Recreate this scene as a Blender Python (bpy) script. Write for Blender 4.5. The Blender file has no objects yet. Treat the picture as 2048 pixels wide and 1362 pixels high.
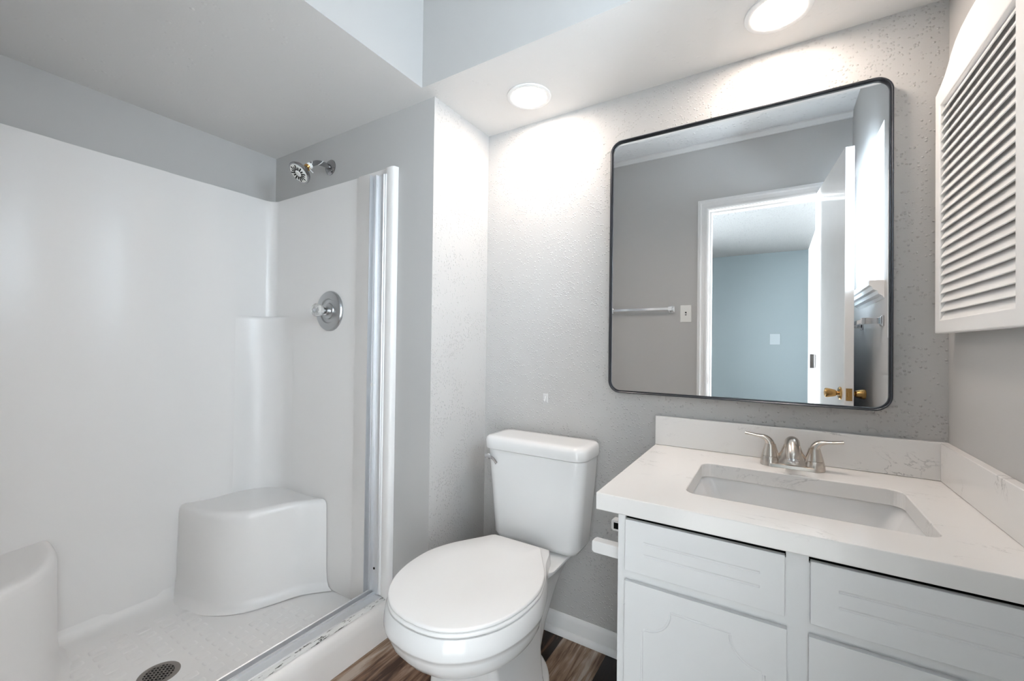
import bpy, bmesh, math, random
from mathutils import Vector, Matrix
random.seed(7)
S = bpy.context.scene
COL = S.collection
PI = math.pi

# ------------------------------------------------------------------ camera
FPX, YAW, PITCH, ROLL, EYE = 845.45, 0.55392, 0.0101, 0.01258, 1.12
cam_d = bpy.data.cameras.new('camera')
cam_d.sensor_fit = 'HORIZONTAL'; cam_d.sensor_width = 36.0
cam_d.lens = FPX / 2048 * 36.0
cam_d.clip_start = 0.02
cam = bpy.data.objects.new('camera', cam_d); COL.objects.link(cam)
fw = Vector((-math.sin(YAW) * math.cos(PITCH), math.cos(YAW) * math.cos(PITCH), math.sin(PITCH)))
rt = Vector((math.cos(YAW), math.sin(YAW), 0)); up = rt.cross(fw)
r2 = rt * math.cos(ROLL) + up * math.sin(ROLL); u2 = -rt * math.sin(ROLL) + up * math.cos(ROLL)
cam.matrix_world = Matrix(((r2.x, u2.x, -fw.x, 0), (r2.y, u2.y, -fw.y, 0), (r2.z, u2.z, -fw.z, EYE), (0, 0, 0, 1)))
S.camera = cam

# ------------------------------------------------------------------ world, daylight, exposure
S.view_settings.view_transform = 'Standard'; S.view_settings.look = 'None'
S.view_settings.gamma = 1.0; S.view_settings.exposure = 0.66; S.view_settings.use_curve_mapping = False
W = bpy.data.worlds.new('sky'); S.world = W; W.use_nodes = True
bg = W.node_tree.nodes['Background']; bg.inputs[0].default_value = (0.72, 0.86, 1.0, 1); bg.inputs[1].default_value = 3.0
LAMP_GLOW, LAMP_COL = 67.0, (1.0, 0.855, 0.74)     # the two recessed lamps over toilet and mirror

def area(name, loc, rot, sx, sy, power, col):
    l = bpy.data.lights.new(name, 'AREA'); l.shape = 'RECTANGLE'; l.size = sx; l.size_y = sy; l.energy = power; l.color = col
    o = bpy.data.objects.new(name, l); COL.objects.link(o); o.location = loc; o.rotation_euler = rot
    return o
# daylight outside the bathroom window (east wall); the bedroom pair is added fill light
area('daylight_bathroom_window', (0.72, 0.44, 1.75), (0, PI / 2, 0), 0.75, 0.62, 55.0, (0.84, 0.93, 1.0))
area('added_fill_bedroom_east', (0.70, -0.95, 1.45), (0, PI / 2, 0), 1.3, 0.7, 15.0, (1.0, 0.96, 0.92))
area('added_fill_bedroom_west', (-3.28, -1.0, 1.45), (0, -PI / 2, 0), 1.3, 1.3, 1010.0, (0.98, 0.975, 0.97))

# ------------------------------------------------------------------ materials
def new_mat(name):
    m = bpy.data.materials.new(name); m.use_nodes = True
    nt = m.node_tree; return m, nt, nt.nodes['Principled BSDF']
def simple(name, col, rough=0.5, metal=0.0, spec=0.5, coat=0.0):
    m, nt, b = new_mat(name)
    b.inputs['Base Color'].default_value = (*col, 1); b.inputs['Roughness'].default_value = rough
    b.inputs['Metallic'].default_value = metal; b.inputs['Specular IOR Level'].default_value = spec
    b.inputs['Coat Weight'].default_value = coat
    # faint surface variation so nothing is perfectly uniform
    tc = nt.nodes.new('ShaderNodeTexCoord'); n = nt.nodes.new('ShaderNodeTexNoise'); n.inputs['Scale'].default_value = 14
    mr = nt.nodes.new('ShaderNodeMapRange'); mr.inputs['To Min'].default_value = max(0.02, rough - 0.04); mr.inputs['To Max'].default_value = rough + 0.04
    nt.links.new(tc.outputs['Object'], n.inputs['Vector']); nt.links.new(n.outputs['Fac'], mr.inputs['Value'])
    nt.links.new(mr.outputs['Result'], b.inputs['Roughness'])
    return m
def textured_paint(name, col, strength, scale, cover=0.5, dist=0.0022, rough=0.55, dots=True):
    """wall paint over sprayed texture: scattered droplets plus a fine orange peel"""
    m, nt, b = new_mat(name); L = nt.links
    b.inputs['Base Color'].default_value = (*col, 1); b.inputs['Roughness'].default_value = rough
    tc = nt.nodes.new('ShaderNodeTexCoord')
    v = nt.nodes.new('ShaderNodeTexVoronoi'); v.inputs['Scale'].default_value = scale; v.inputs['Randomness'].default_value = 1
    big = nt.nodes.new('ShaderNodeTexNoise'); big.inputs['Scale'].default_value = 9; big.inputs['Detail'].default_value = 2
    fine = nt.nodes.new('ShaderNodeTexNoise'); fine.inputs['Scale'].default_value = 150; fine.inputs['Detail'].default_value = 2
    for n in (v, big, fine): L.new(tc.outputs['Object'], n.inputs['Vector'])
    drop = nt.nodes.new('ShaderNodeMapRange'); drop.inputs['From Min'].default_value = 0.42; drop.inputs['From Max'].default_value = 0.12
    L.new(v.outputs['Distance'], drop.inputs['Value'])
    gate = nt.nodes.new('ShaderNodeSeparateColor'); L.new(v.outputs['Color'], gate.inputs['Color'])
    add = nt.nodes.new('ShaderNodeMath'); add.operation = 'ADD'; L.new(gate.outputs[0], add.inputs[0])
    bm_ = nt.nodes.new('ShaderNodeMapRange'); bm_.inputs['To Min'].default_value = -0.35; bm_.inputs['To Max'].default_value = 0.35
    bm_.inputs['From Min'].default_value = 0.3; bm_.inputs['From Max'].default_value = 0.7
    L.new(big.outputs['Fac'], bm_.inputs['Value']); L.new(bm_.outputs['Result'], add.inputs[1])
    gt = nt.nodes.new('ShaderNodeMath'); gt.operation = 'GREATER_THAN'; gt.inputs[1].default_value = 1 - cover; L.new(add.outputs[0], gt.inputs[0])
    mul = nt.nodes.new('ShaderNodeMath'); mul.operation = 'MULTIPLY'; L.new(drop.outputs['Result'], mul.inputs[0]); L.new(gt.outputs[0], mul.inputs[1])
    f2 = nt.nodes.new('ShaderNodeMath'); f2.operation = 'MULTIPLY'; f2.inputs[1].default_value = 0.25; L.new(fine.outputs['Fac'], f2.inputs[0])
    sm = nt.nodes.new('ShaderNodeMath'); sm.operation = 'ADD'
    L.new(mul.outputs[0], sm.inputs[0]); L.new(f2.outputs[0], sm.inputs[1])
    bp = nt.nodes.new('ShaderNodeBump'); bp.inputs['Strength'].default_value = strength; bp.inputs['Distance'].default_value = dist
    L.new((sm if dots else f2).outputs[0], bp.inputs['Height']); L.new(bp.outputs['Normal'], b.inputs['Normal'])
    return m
WALLC = (0.50, 0.493, 0.485)
M = {}
M['wall_tex'] = textured_paint('grey_wall_paint_sprayed', WALLC, 0.8, 125, 0.42)
M['wall'] = textured_paint('grey_wall_paint_smooth', WALLC, 0.15, 95, dots=False)
M['wall_pale'] = textured_paint('pale_bounce_paint', (0.66, 0.67, 0.67), 0.15, 95, dots=False)  # bedroom side walls made pale to bounce light into the bathroom
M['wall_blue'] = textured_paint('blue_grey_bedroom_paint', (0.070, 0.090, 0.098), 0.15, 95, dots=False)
M['ceil'] = textured_paint('ceiling_paint', (0.74, 0.73, 0.72), 0.30, 60, 0.12)
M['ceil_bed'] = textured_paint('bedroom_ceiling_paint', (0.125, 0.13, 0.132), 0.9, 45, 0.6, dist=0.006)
M['ceil_tex'] = textured_paint('ceiling_paint_sprayed', (0.74, 0.74, 0.74), 0.7, 45, 0.55, dist=0.004)
M['trim'] = simple('white_trim_paint', (0.80, 0.80, 0.80), 0.30)
M['door'] = simple('white_gloss_door_paint', (0.80, 0.80, 0.80), 0.16)
M['glassfibre'] = simple('white_shower_gelcoat', (0.82, 0.80, 0.785), 0.30)
M['ceramic'] = simple('white_vitreous_china', (0.775, 0.775, 0.775), 0.08)
M['plastic'] = simple('white_seat_plastic', (0.84, 0.835, 0.83), 0.22)
M['cab'] = simple('white_cabinet_paint', (0.745, 0.75, 0.755), 0.42)
M['louver'] = simple('white_louver_paint', (0.82, 0.815, 0.81), 0.42)
M['chrome'] = simple('chrome', (0.72, 0.72, 0.73), 0.10, 1.0)
M['nickel'] = simple('brushed_nickel', (0.62, 0.57, 0.52), 0.24, 1.0)
M['alu'] = simple('dull_aluminium', (0.74, 0.75, 0.77), 0.45, 0.85)
M['clear_hook'] = simple('clear_hook_plastic', (0.64, 0.64, 0.64), 0.25)
M['grey_chrome'] = simple('dark_grey_chrome', (0.36, 0.36, 0.37), 0.16, 1.0)  # chrome with a darker grey base colour
M['gun'] = simple('dark_gunmetal', (0.07, 0.075, 0.085), 0.30, 0.8)
M['brass'] = simple('aged_brass', (0.55, 0.33, 0.12), 0.22, 1.0)
M['drain'] = simple('weathered_drain_metal', (0.30, 0.27, 0.25), 0.45, 0.9)
M['black'] = simple('painted_void_shade', (0.008, 0.008, 0.008), 0.8, spec=0.1)  # near-black colour paints the shade inside holes, slots and gaps
M['ptfe'] = simple('white_thread_tape', (0.85, 0.85, 0.83), 0.6)
M['ivory'] = simple('ivory_switch_plastic', (0.82, 0.81, 0.78), 0.35)
M['plate_blue'] = simple('painted_over_plate', (0.115, 0.135, 0.145), 0.4)
M['satin'] = simple('satin_metal', (0.46, 0.47, 0.48), 0.30, 1.0)
M['steel'] = simple('silvered_mirror', (0.985, 0.99, 0.995), 0.0, 1.0)
nt = M['steel'].node_tree
for l in list(nt.links):
    if l.to_socket.name == 'Roughness': nt.links.remove(l)
nt.nodes['Principled BSDF'].inputs['Roughness'].default_value = 0.0

def glass_mat(name, tint, refl):
    m = bpy.data.materials.new(name); m.use_nodes = True; nt = m.node_tree; nt.nodes.clear()
    out = nt.nodes.new('ShaderNodeOutputMaterial'); mx = nt.nodes.new('ShaderNodeMixShader')
    t = nt.nodes.new('ShaderNodeBsdfTransparent'); t.inputs[0].default_value = (*tint, 1)
    g = nt.nodes.new('ShaderNodeBsdfGlossy'); g.inputs['Roughness'].default_value = 0.05
    f = nt.nodes.new('ShaderNodeFresnel'); f.inputs[0].default_value = refl
    nt.links.new(f.outputs[0], mx.inputs[0]); nt.links.new(t.outputs[0], mx.inputs[1]); nt.links.new(g.outputs[0], mx.inputs[2])
    nt.links.new(mx.outputs[0], out.inputs[0]); return m
M['pane'] = glass_mat('window_glass', (0.95, 0.98, 1.0), 1.45)
m, nt, b = new_mat('clear_acrylic'); M['acrylic'] = m
b.inputs['Base Color'].default_value = (0.95, 0.94, 0.92, 1); b.inputs['Transmission Weight'].default_value = 0.75; b.inputs['Roughness'].default_value = 0.12; b.inputs['IOR'].default_value = 1.45
m, nt, b = new_mat('lit_lamp_diffuser'); M['lamp'] = m
b.inputs['Base Color'].default_value = (0.9, 0.9, 0.9, 1); b.inputs['Emission Color'].default_value = (*LAMP_COL, 1); b.inputs['Emission Strength'].default_value = LAMP_GLOW

# quartz: white with fine grey veins
m, nt, b = new_mat('white_veined_quartz'); M['quartz'] = m; L = nt.links
tc = nt.nodes.new('ShaderNodeTexCoord'); mp = nt.nodes.new('ShaderNodeMapping'); mp.inputs['Rotation'].default_value = (0.3, 0.2, 0.5); mp.inputs['Scale'].default_value = (1.0, 2.2, 1.6)
L.new(tc.outputs['Object'], mp.inputs['Vector'])
n1 = nt.nodes.new('ShaderNodeTexNoise'); n1.inputs['Scale'].default_value = 3.2; n1.inputs['Detail'].default_value = 7; n1.inputs['Roughness'].default_value = 0.62; n1.inputs['Distortion'].default_value = 1.1
n2 = nt.nodes.new('ShaderNodeTexNoise'); n2.inputs['Scale'].default_value = 5.5; n2.inputs['Detail'].default_value = 4
for n in (n1, n2): L.new(mp.outputs['Vector'], n.inputs['Vector'])
sub = nt.nodes.new('ShaderNodeMath'); sub.operation = 'SUBTRACT'; sub.inputs[1].default_value = 0.5; L.new(n1.outputs['Fac'], sub.inputs[0])
ab = nt.nodes.new('ShaderNodeMath'); ab.operation = 'ABSOLUTE'; L.new(sub.outputs[0], ab.inputs[0])
mr = nt.nodes.new('ShaderNodeMapRange'); mr.inputs['From Min'].default_value = 0.0; mr.inputs['From Max'].default_value = 0.009; mr.inputs['To Min'].default_value = 1; mr.inputs['To Max'].default_value = 0
L.new(ab.outputs[0], mr.inputs['Value'])
g2 = nt.nodes.new('ShaderNodeMapRange'); g2.inputs['From Min'].default_value = 0.5; g2.inputs['From Max'].default_value = 0.68; L.new(n2.outputs['Fac'], g2.inputs['Value'])
mu = nt.nodes.new('ShaderNodeMath'); mu.operation = 'MULTIPLY'; L.new(mr.outputs['Result'], mu.inputs[0]); L.new(g2.outputs['Result'], mu.inputs[1])
mix = nt.nodes.new('ShaderNodeMix'); mix.data_type = 'RGBA'; mix.inputs['A'].default_value = (0.80, 0.785, 0.77, 1); mix.inputs['B'].default_value = (0.44, 0.435, 0.435, 1)
L.new(mu.outputs[0], mix.inputs['Factor']); L.new(mix.outputs['Result'], b.inputs['Base Color']); b.inputs['Roughness'].default_value = 0.14

# vinyl planks: weathered oak grain, colour of the board set by the palette
def plank(name, dark, mid, light, bias):
    m, nt, b = new_mat(name); L = nt.links
    tc = nt.nodes.new('ShaderNodeTexCoord')
    mp = nt.nodes.new('ShaderNodeMapping'); mp.inputs['Scale'].default_value = (34, 2.6, 1); L.new(tc.outputs['Object'], mp.inputs['Vector'])
    a = nt.nodes.new('ShaderNodeTexNoise'); a.inputs['Scale'].default_value = 1.6; a.inputs['Detail'].default_value = 8; a.inputs['Roughness'].default_value = 0.66; a.inputs['Distortion'].default_value = 0.6
    L.new(mp.outputs['Vector'], a.inputs['Vector'])
    mp2 = nt.nodes.new('ShaderNodeMapping'); mp2.inputs['Scale'].default_value = (7, 2.2, 1); L.new(tc.outputs['Object'], mp2.inputs['Vector'])
    c = nt.nodes.new('ShaderNodeTexNoise'); c.inputs['Scale'].default_value = 1.5; c.inputs['Detail'].default_value = 3; L.new(mp2.outputs['Vector'], c.inputs['Vector'])
    w = nt.nodes.new('ShaderNodeMath'); w.operation = 'MULTIPLY_ADD'; w.inputs[1].default_value = 0.75; L.new(a.outputs['Fac'], w.inputs[0])
    w2 = nt.nodes.new('ShaderNodeMath'); w2.operation = 'MULTIPLY_ADD'; w2.inputs[1].default_value = 0.75; w2.inputs[2].default_value = bias - 0.25; L.new(c.outputs['Fac'], w2.inputs[0]); L.new(w2.outputs[0], w.inputs[2])
    r = nt.nodes.new('ShaderNodeValToRGB'); e = r.color_ramp.elements
    e[0].position = 0.38; e[0].color = (*dark, 1); e[1].position = 0.64; e[1].color = (*light, 1)
    k = e.new(0.50); k.color = (*mid, 1)
    L.new(w.outputs[0], r.inputs['Fac']); L.new(r.outputs['Color'], b.inputs['Base Color'])
    b.inputs['Roughness'].default_value = 0.42
    bp = nt.nodes.new('ShaderNodeBump'); bp.inputs['Strength'].default_value = 0.25; bp.inputs['Distance'].default_value = 0.001
    L.new(a.outputs['Fac'], bp.inputs['Height']); L.new(bp.outputs['Normal'], b.inputs['Normal'])
    return m
M['plank_light'] = plank('weathered_tan_plank', (0.10, 0.045, 0.02), (0.27, 0.18, 0.12), (0.46, 0.38, 0.32), 0.03)
M['plank_dark'] = plank('dark_walnut_plank', (0.006, 0.003, 0.002), (0.020, 0.009, 0.005), (0.20, 0.11, 0.06), -0.03)
M['plank_brown'] = plank('brown_oak_plank', (0.05, 0.022, 0.011), (0.20, 0.11, 0.065), (0.38, 0.27, 0.20), 0.0)
M['bounce_carpet'] = textured_paint('pale_bounce_carpet', (0.62, 0.60, 0.57), 0.8, 160, 0.9, dist=0.006, rough=0.95)  # made-up pale bedroom floor, bounces light through the doorway
M['seam'] = simple('plank_seam', (0.01, 0.007, 0.005), 0.7)

# old caulk with black mildew specks
m, nt, b = new_mat('mildewed_caulk'); M['caulk'] = m; L = nt.links
tc = nt.nodes.new('ShaderNodeTexCoord'); mp = nt.nodes.new('ShaderNodeMapping'); mp.inputs['Scale'].default_value = (60, 9, 9); L.new(tc.outputs['Object'], mp.inputs['Vector'])
n = nt.nodes.new('ShaderNodeTexNoise'); n.inputs['Scale'].default_value = 2.2; n.inputs['Detail'].default_value = 6; n.inputs['Roughness'].default_value = 0.7; L.new(mp.outputs['Vector'], n.inputs['Vector'])
mr = nt.nodes.new('ShaderNodeMapRange'); mr.inputs['From Min'].default_value = 0.565; mr.inputs['From Max'].default_value = 0.59; L.new(n.outputs['Fac'], mr.inputs['Value'])
mix = nt.nodes.new('ShaderNodeMix'); mix.data_type = 'RGBA'; mix.inputs['A'].default_value = (0.72, 0.72, 0.71, 1); mix.inputs['B'].default_value = (0.03, 0.028, 0.025, 1)
L.new(mr.outputs['Result'], mix.inputs['Factor']); L.new(mix.outputs['Result'], b.inputs['Base Color']); b.inputs['Roughness'].default_value = 0.5

# ------------------------------------------------------------------ helpers
def empty(name, loc, label=None, cat=None, group=None):
    o = bpy.data.objects.new(name, None); COL.objects.link(o); o.location = loc; o.empty_display_size = 0.05
    return tag(o, label, cat, group)
def tag(o, label=None, cat=None, group=None, kind=None):
    if label: o['label'] = label
    if cat: o['category'] = cat
    if group: o['group'] = group
    if kind: o['kind'] = kind
    return o
def wloc(o):
    v = Vector(o.location); p = o.parent
    while p: v += Vector(p.location); p = p.parent
    return v
def obj(name, bm, mat, parent=None, origin=None, smooth=None, bevel=0.0, seg=3, subsurf=0):
    """link a bmesh given in world coordinates as ONE mesh object"""
    bmesh.ops.remove_doubles(bm, verts=bm.verts, dist=1e-6)
    bmesh.ops.recalc_face_normals(bm, faces=bm.faces)
    org = wloc(parent) if parent else Vector(origin) if origin else Vector((0, 0, 0))
    base = org
    if parent is None and origin is None and len(bm.verts):
        lo = Vector([min(v.co[i] for v in bm.verts) for i in range(3)]); hi = Vector([max(v.co[i] for v in bm.verts) for i in range(3)])
        base = Vector(((lo.x + hi.x) / 2, (lo.y + hi.y) / 2, lo.z))
    bmesh.ops.translate(bm, verts=bm.verts, vec=-base)
    me = bpy.data.meshes.new(name); bm.to_mesh(me); bm.free()
    for mm in (mat if isinstance(mat, (list, tuple)) else [mat]): me.materials.append(mm)
    o = bpy.data.objects.new(name, me); COL.objects.link(o)
    if parent: o.parent = parent
    else: o.location = base
    if smooth is not None:
        for p in me.polygons: p.use_smooth = True
        if smooth < 3.0: me.set_sharp_from_angle(angle=smooth)
    if bevel:
        b = o.modifiers.new('bevel', 'BEVEL'); b.width = bevel; b.segments = seg; b.limit_method = 'ANGLE'; b.angle_limit = math.radians(40)
        b.harden_normals = False
        for p in me.polygons: p.use_smooth = True
        me.set_sharp_from_angle(angle=math.radians(38))
    if subsurf:
        s = o.modifiers.new('subsurf', 'SUBSURF'); s.levels = subsurf; s.render_levels = subsurf
    return o
def struct(name, bm, mat, **k):
    o = obj(name, bm, mat, **k); o['kind'] = 'structure'; return o
def box(bm, x0, x1, y0, y1, z0, z1):
    vs = [bm.verts.new((x, y, z)) for z in (z0, z1) for y in (y0, y1) for x in (x0, x1)]
    fs = []
    for idx in ((0, 2, 3, 1), (4, 5, 7, 6), (0, 1, 5, 4), (1, 3, 7, 5), (3, 2, 6, 7), (2, 0, 4, 6)):
        fs.append(bm.faces.new([vs[i] for i in idx]))
    return fs
def B(*a):
    bm = bmesh.new(); box(bm, *a); return bm
def loft(bm, loops, cap0=True, cap1=True, closed=True):
    rows = [[bm.verts.new(p) for p in lp] for lp in loops]
    n = len(rows[0])
    for a, b in zip(rows, rows[1:]):
        for i in range(n if closed else n - 1):
            j = (i + 1) % n
            bm.faces.new((a[i], a[j], b[j], b[i]))
    if closed and cap0: bm.faces.new(rows[0][::-1])
    if closed and cap1: bm.faces.new(rows[-1])
    return rows
def axes(d):
    d = Vector(d).normalized(); t = Vector((0, 0, 1)) if abs(d.z) < 0.9 else Vector((1, 0, 0))
    a = d.cross(t).normalized(); return a, d.cross(a).normalized(), d
def lathe(bm, o, d, prof, n=40, cap=True):
    """prof: (distance along d, radius)"""
    a, b, d = axes(d); o = Vector(o)
    loft(bm, [[o + d * h + (a * math.cos(2 * PI * i / n) + b * math.sin(2 * PI * i / n)) * max(r, 1e-5) for i in range(n)] for h, r in prof], cap, cap)
def tube(bm, pts, rad, n=14, flat=None, up_hint=(0, 0, 1)):
    """swept tube; rad scalar/list, flat = list of (wide, thick) radii instead"""
    pts = [Vector(p) for p in pts]; loops = []
    for i, p in enumerate(pts):
        t = (pts[min(i + 1, len(pts) - 1)] - pts[max(i - 1, 0)]).normalized()
        h = Vector(up_hint); s = t.cross(h)
        if s.length < 1e-3: s = t.cross(Vector((0, 1, 0)))
        s.normalize(); q = s.cross(t).normalized()
        if flat: rw, rh = flat[i]
        else: rw = rh = rad[i] if isinstance(rad, (list, tuple)) else rad
        loops.append([p + s * math.cos(2 * PI * k / n) * rw + q * math.sin(2 * PI * k / n) * rh for k in range(n)])
    loft(bm, loops)
def spline(pts, n=8):
    """Catmull-Rom through pts"""
    P = [Vector(p) for p in pts]; P = [P[0] * 2 - P[1]] + P + [P[-1] * 2 - P[-2]]; out = []
    for i in range(1, len(P) - 2):
        for k in range(n):
            t = k / n
            out.append(0.5 * ((2 * P[i]) + (P[i + 1] - P[i - 1]) * t + (2 * P[i - 1] - 5 * P[i] + 4 * P[i + 1] - P[i + 2]) * t * t + (3 * P[i] - P[i - 1] - 3 * P[i + 1] + P[i + 2]) * t ** 3))
    out.append(P[-2]); return out
def rrect(x0, x1, y0, y1, r, n=8):
    pts = []
    for cx, cy, a0 in ((x1 - r, y1 - r, 0), (x0 + r, y1 - r, PI / 2), (x0 + r, y0 + r, PI), (x1 - r, y0 + r, 1.5 * PI)):
        for k in range(n + 1):
            a = a0 + PI / 2 * k / n; pts.append((cx + r * math.cos(a), cy + r * math.sin(a)))
    return pts
def prism(bm, outline, z0, z1):
    loft(bm, [[(x, y, z0) for x, y in outline], [(x, y, z1) for x, y in outline]])
def extrude_path(bm, sect, axis, a0, a1):
    """closed section swept straight along axis 'x'/'y'/'z'"""
    f = {'y': lambda p, t: (p[0], t, p[1]), 'x': lambda p, t: (t, p[0], p[1]), 'z': lambda p, t: (p[0], p[1], t)}[axis]
    loft(bm, [[f(p, a0) for p in sect], [f(p, a1) for p in sect]])
def boolean(o, cutter_bm):
    """subtract a world-space bmesh from object o and bake the result into its mesh"""
    bmesh.ops.recalc_face_normals(cutter_bm, faces=cutter_bm.faces)
    me = bpy.data.meshes.new('cutter'); cutter_bm.to_mesh(me); cutter_bm.free()
    c = bpy.data.objects.new('cutter', me); COL.objects.link(c)
    md = o.modifiers.new('cut', 'BOOLEAN'); md.operation = 'DIFFERENCE'; md.object = c; md.solver = 'EXACT'; md.use_self = True
    while o.modifiers[0] != md: o.modifiers.move(len(o.modifiers) - 1, 0)
    others = [mm for mm in o.modifiers if mm != md]; shown = [mm.show_viewport for mm in others]
    for mm in others: mm.show_viewport = False
    bpy.context.view_layer.update()
    dg = bpy.context.evaluated_depsgraph_get()
    res = bpy.data.meshes.new_from_object(o.evaluated_get(dg))
    old = o.data; res.name = old.name; o.modifiers.remove(md); o.data = res; bpy.data.meshes.remove(old)
    for mm, s in zip(others, shown): mm.show_viewport = s
    bpy.data.objects.remove(c); bpy.data.meshes.remove(me)

# ------------------------------------------------------------------ setting
YB, XR, XL, ZS, ZC = 1.522, 0.385, -1.075, 2.039, 2.50      # back wall, right wall, alcove wall, soffit, ceiling
YP, XB, YN, XC = 1.171, -2.132, 0.030, -1.241               # shower end wall, shower rear wall, near shower wall, curb face
YO, YO2 = -0.10, -0.22                                      # door wall, both faces
YF = 1.109                                                  # face of the vanity soffit
T = 0.12
# floor: planks run along y
bm = bmesh.new()
for f in box(bm, XB - T, XR + T, YO2, YB + T, -0.06, -0.0015): f.material_index = 3
x = XR + T; pal = [1, 0, 1, 2, 0, 2, 0, 1]
edges = [0.51, 0.335, 0.166, -0.003, -0.172, -0.341, -0.510, -0.679, -0.848, -1.017, -1.186, -1.26]
cols = [0, 2, 1, 0, 2, 1, 0, 1, 2, 2, 0]
for i in range(len(edges) - 1):
    brk = [YO2, 0.15 + 0.37 * ((i * 5) % 3), YB]
    if i == 7: brk = [YO2, 1.02, YB]
    for j in range(len(brk) - 1):
        fs = box(bm, edges[i + 1] + 0.0004, edges[i] - 0.0004, brk[j] + 0.0004, brk[j + 1] - 0.0004, -0.0015, 0.0)
        c = cols[i] if j == len(brk) - 2 else (cols[i] + 1 + i) % 3
        for f in fs: f.material_index = c
struct('floor', bm, [M['plank_light'], M['plank_dark'], M['plank_brown'], M['seam']])
struct('wall_back', B(XL - T, XR + T, YB, YB + T, 0, ZC), M['wall_tex'])
# pier between shower and toilet alcove (shower end wall + textured alcove side)
bm = bmesh.new(); fs = box(bm, XB - T, XL, YP, YB, 0, ZC)
for f in fs:
    if f.calc_center_median().x > XL - 0.001: f.material_index = 1
struct('wall_left', bm, [M['wall'], M['wall_tex']])
struct('wall_shower_rear', B(XB - T, XB, YN - T, YP, 0, ZC), M['wall'])
struct('wall_shower_near', B(XB, XL, YO, YN, 0, ZC), M['wall'])
# right wall with window opening
WY0, WY1, WZ0, WZ1, XG = 0.15, 0.73, 1.385, 2.07, 0.56
bm = bmesh.new(); XO = XR + 0.20
box(bm, XR, XO, YO, YB, 0, WZ0); box(bm, XR, XO, YO, YB, WZ1, ZC)
box(bm, XR, XO, YO, WY0, WZ0, WZ1); box(bm, XR, XO, WY1, YB, WZ0, WZ1)
struct('wall_right', bm, M['wall'])
# door wall with opening
DX0, DX1, DZ = -0.385, 0.232, 2.055
bm = bmesh.new()
box(bm, XL - 0.001, DX0, YO2, YO, 0, ZC); box(bm, DX1, XO, YO2, YO, 0, ZC); box(bm, DX0, DX1, YO2, YO, DZ, ZC)
struct('wall_front', bm, M['wall'])
struct('ceiling', B(XB - T, XO, YO2, YB + T, ZC, ZC + 0.1), M['ceil_tex'])
# dropped ceilings over the shower and over the vanity (one L shape)
bm = bmesh.new()
out = [(XB, YN), (XL - 0.004, YN), (XL - 0.004, YF), (XR, YF), (XR, YB), (XL, YB), (XL, YP), (XB, YP)]
loft(bm, [[(x, y, ZS) for x, y in out], [(x, y, ZC) for x, y in out]], cap0=True, cap1=True)
for f in bm.faces:
    if abs(f.normal.z) > 0.5 or True:
        c = f.calc_center_median(); f.material_index = 0 if abs(c.z - ZS) < 1e-4 else 1
struct('ceiling_soffit', bm, [M['ceil'], M['wall']])
# narrow cove where the door wall meets the ceiling
bm = bmesh.new(); extrude_path(bm, [(YO, ZC), (YO, ZC - 0.034), (YO + 0.012, ZC - 0.034), (YO + 0.022, ZC - 0.010), (YO + 0.022, ZC)], 'x', XL, XR)
struct('trim_1', bm, M['ceil'])
# baseboard and shoe on the back wall
bm = bmesh.new(); extrude_path(bm, [(YB, 0.001), (YB - 0.011, 0.001), (YB - 0.011, 0.062), (YB - 0.007, 0.074), (YB - 0.003, 0.078), (YB, 0.078)], 'x', XL, XR)
struct('baseboard_back', bm, M['trim'], smooth=0.6)
bm = bmesh.new()
extrude_path(bm, [(YB - 0.0112, 0.001)] + [(YB - 0.0112 - 0.013 * math.cos(a), 0.001 + 0.021 * math.sin(a)) for a in [k * PI / 12 for k in range(7)]], 'x', XL, XR)
struct('trim_2', bm, M['trim'], smooth=0.6)
bm = bmesh.new(); extrude_path(bm, [(XL, 0.001), (XL + 0.011, 0.001), (XL + 0.011, 0.062), (XL + 0.007, 0.074), (XL, 0.078)], 'y', YP + 0.004, YB - 0.026)
struct('baseboard_left', bm, M['trim'], smooth=0.6)

# door casing (room side): stepped profile mitred round the opening
def casing(name, x0, x1, zt, y, sgn, prof):
    bm = bmesh.new(); rows = []
    for o_, t in prof:
        rows.append([bm.verts.new((xx, y + sgn * t, zz)) for xx, zz in ((x0 - o_, 0.001), (x0 - o_, zt + o_), (x1 + o_, zt + o_), (x1 + o_, 0.001))])
    for a, b in zip(rows, rows[1:] + rows[:1]):
        for i in range(3): bm.faces.new((a[i], a[i + 1], b[i + 1], b[i]))
    for k in (0, 3): bm.faces.new([r[k] for r in rows])
    return struct(name, bm, M['trim'])
CP = [(-0.008, 0.0005), (-0.008, 0.009), (0.0, 0.012), (0.010, 0.012), (0.012, 0.009), (0.032, 0.013), (0.038, 0.018), (0.046, 0.018), (0.050, 0.015), (0.056, 0.015), (0.056, 0.0005)]
casing('trim_3', DX0, DX1, DZ, YO, 1, CP)
# jamb lining with stop
bm = bmesh.new(); J = 0.012
for x0, x1 in ((DX0, DX0 + J), (DX1 - J, DX1)): box(bm, x0, x1, YO2, YO, 0.001, DZ - J)
box(bm, DX0, DX1, YO2, YO, DZ - J, DZ)
box(bm, DX0 + J, DX0 + J + 0.011, YO2 + 0.03, YO - 0.045, 0.001, DZ - J - 0.011)
box(bm, DX0 + J, DX1 - J, YO2 + 0.03, YO - 0.045, DZ - J - 0.011, DZ - J)
struct('trim_4', bm, M['trim'])

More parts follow.
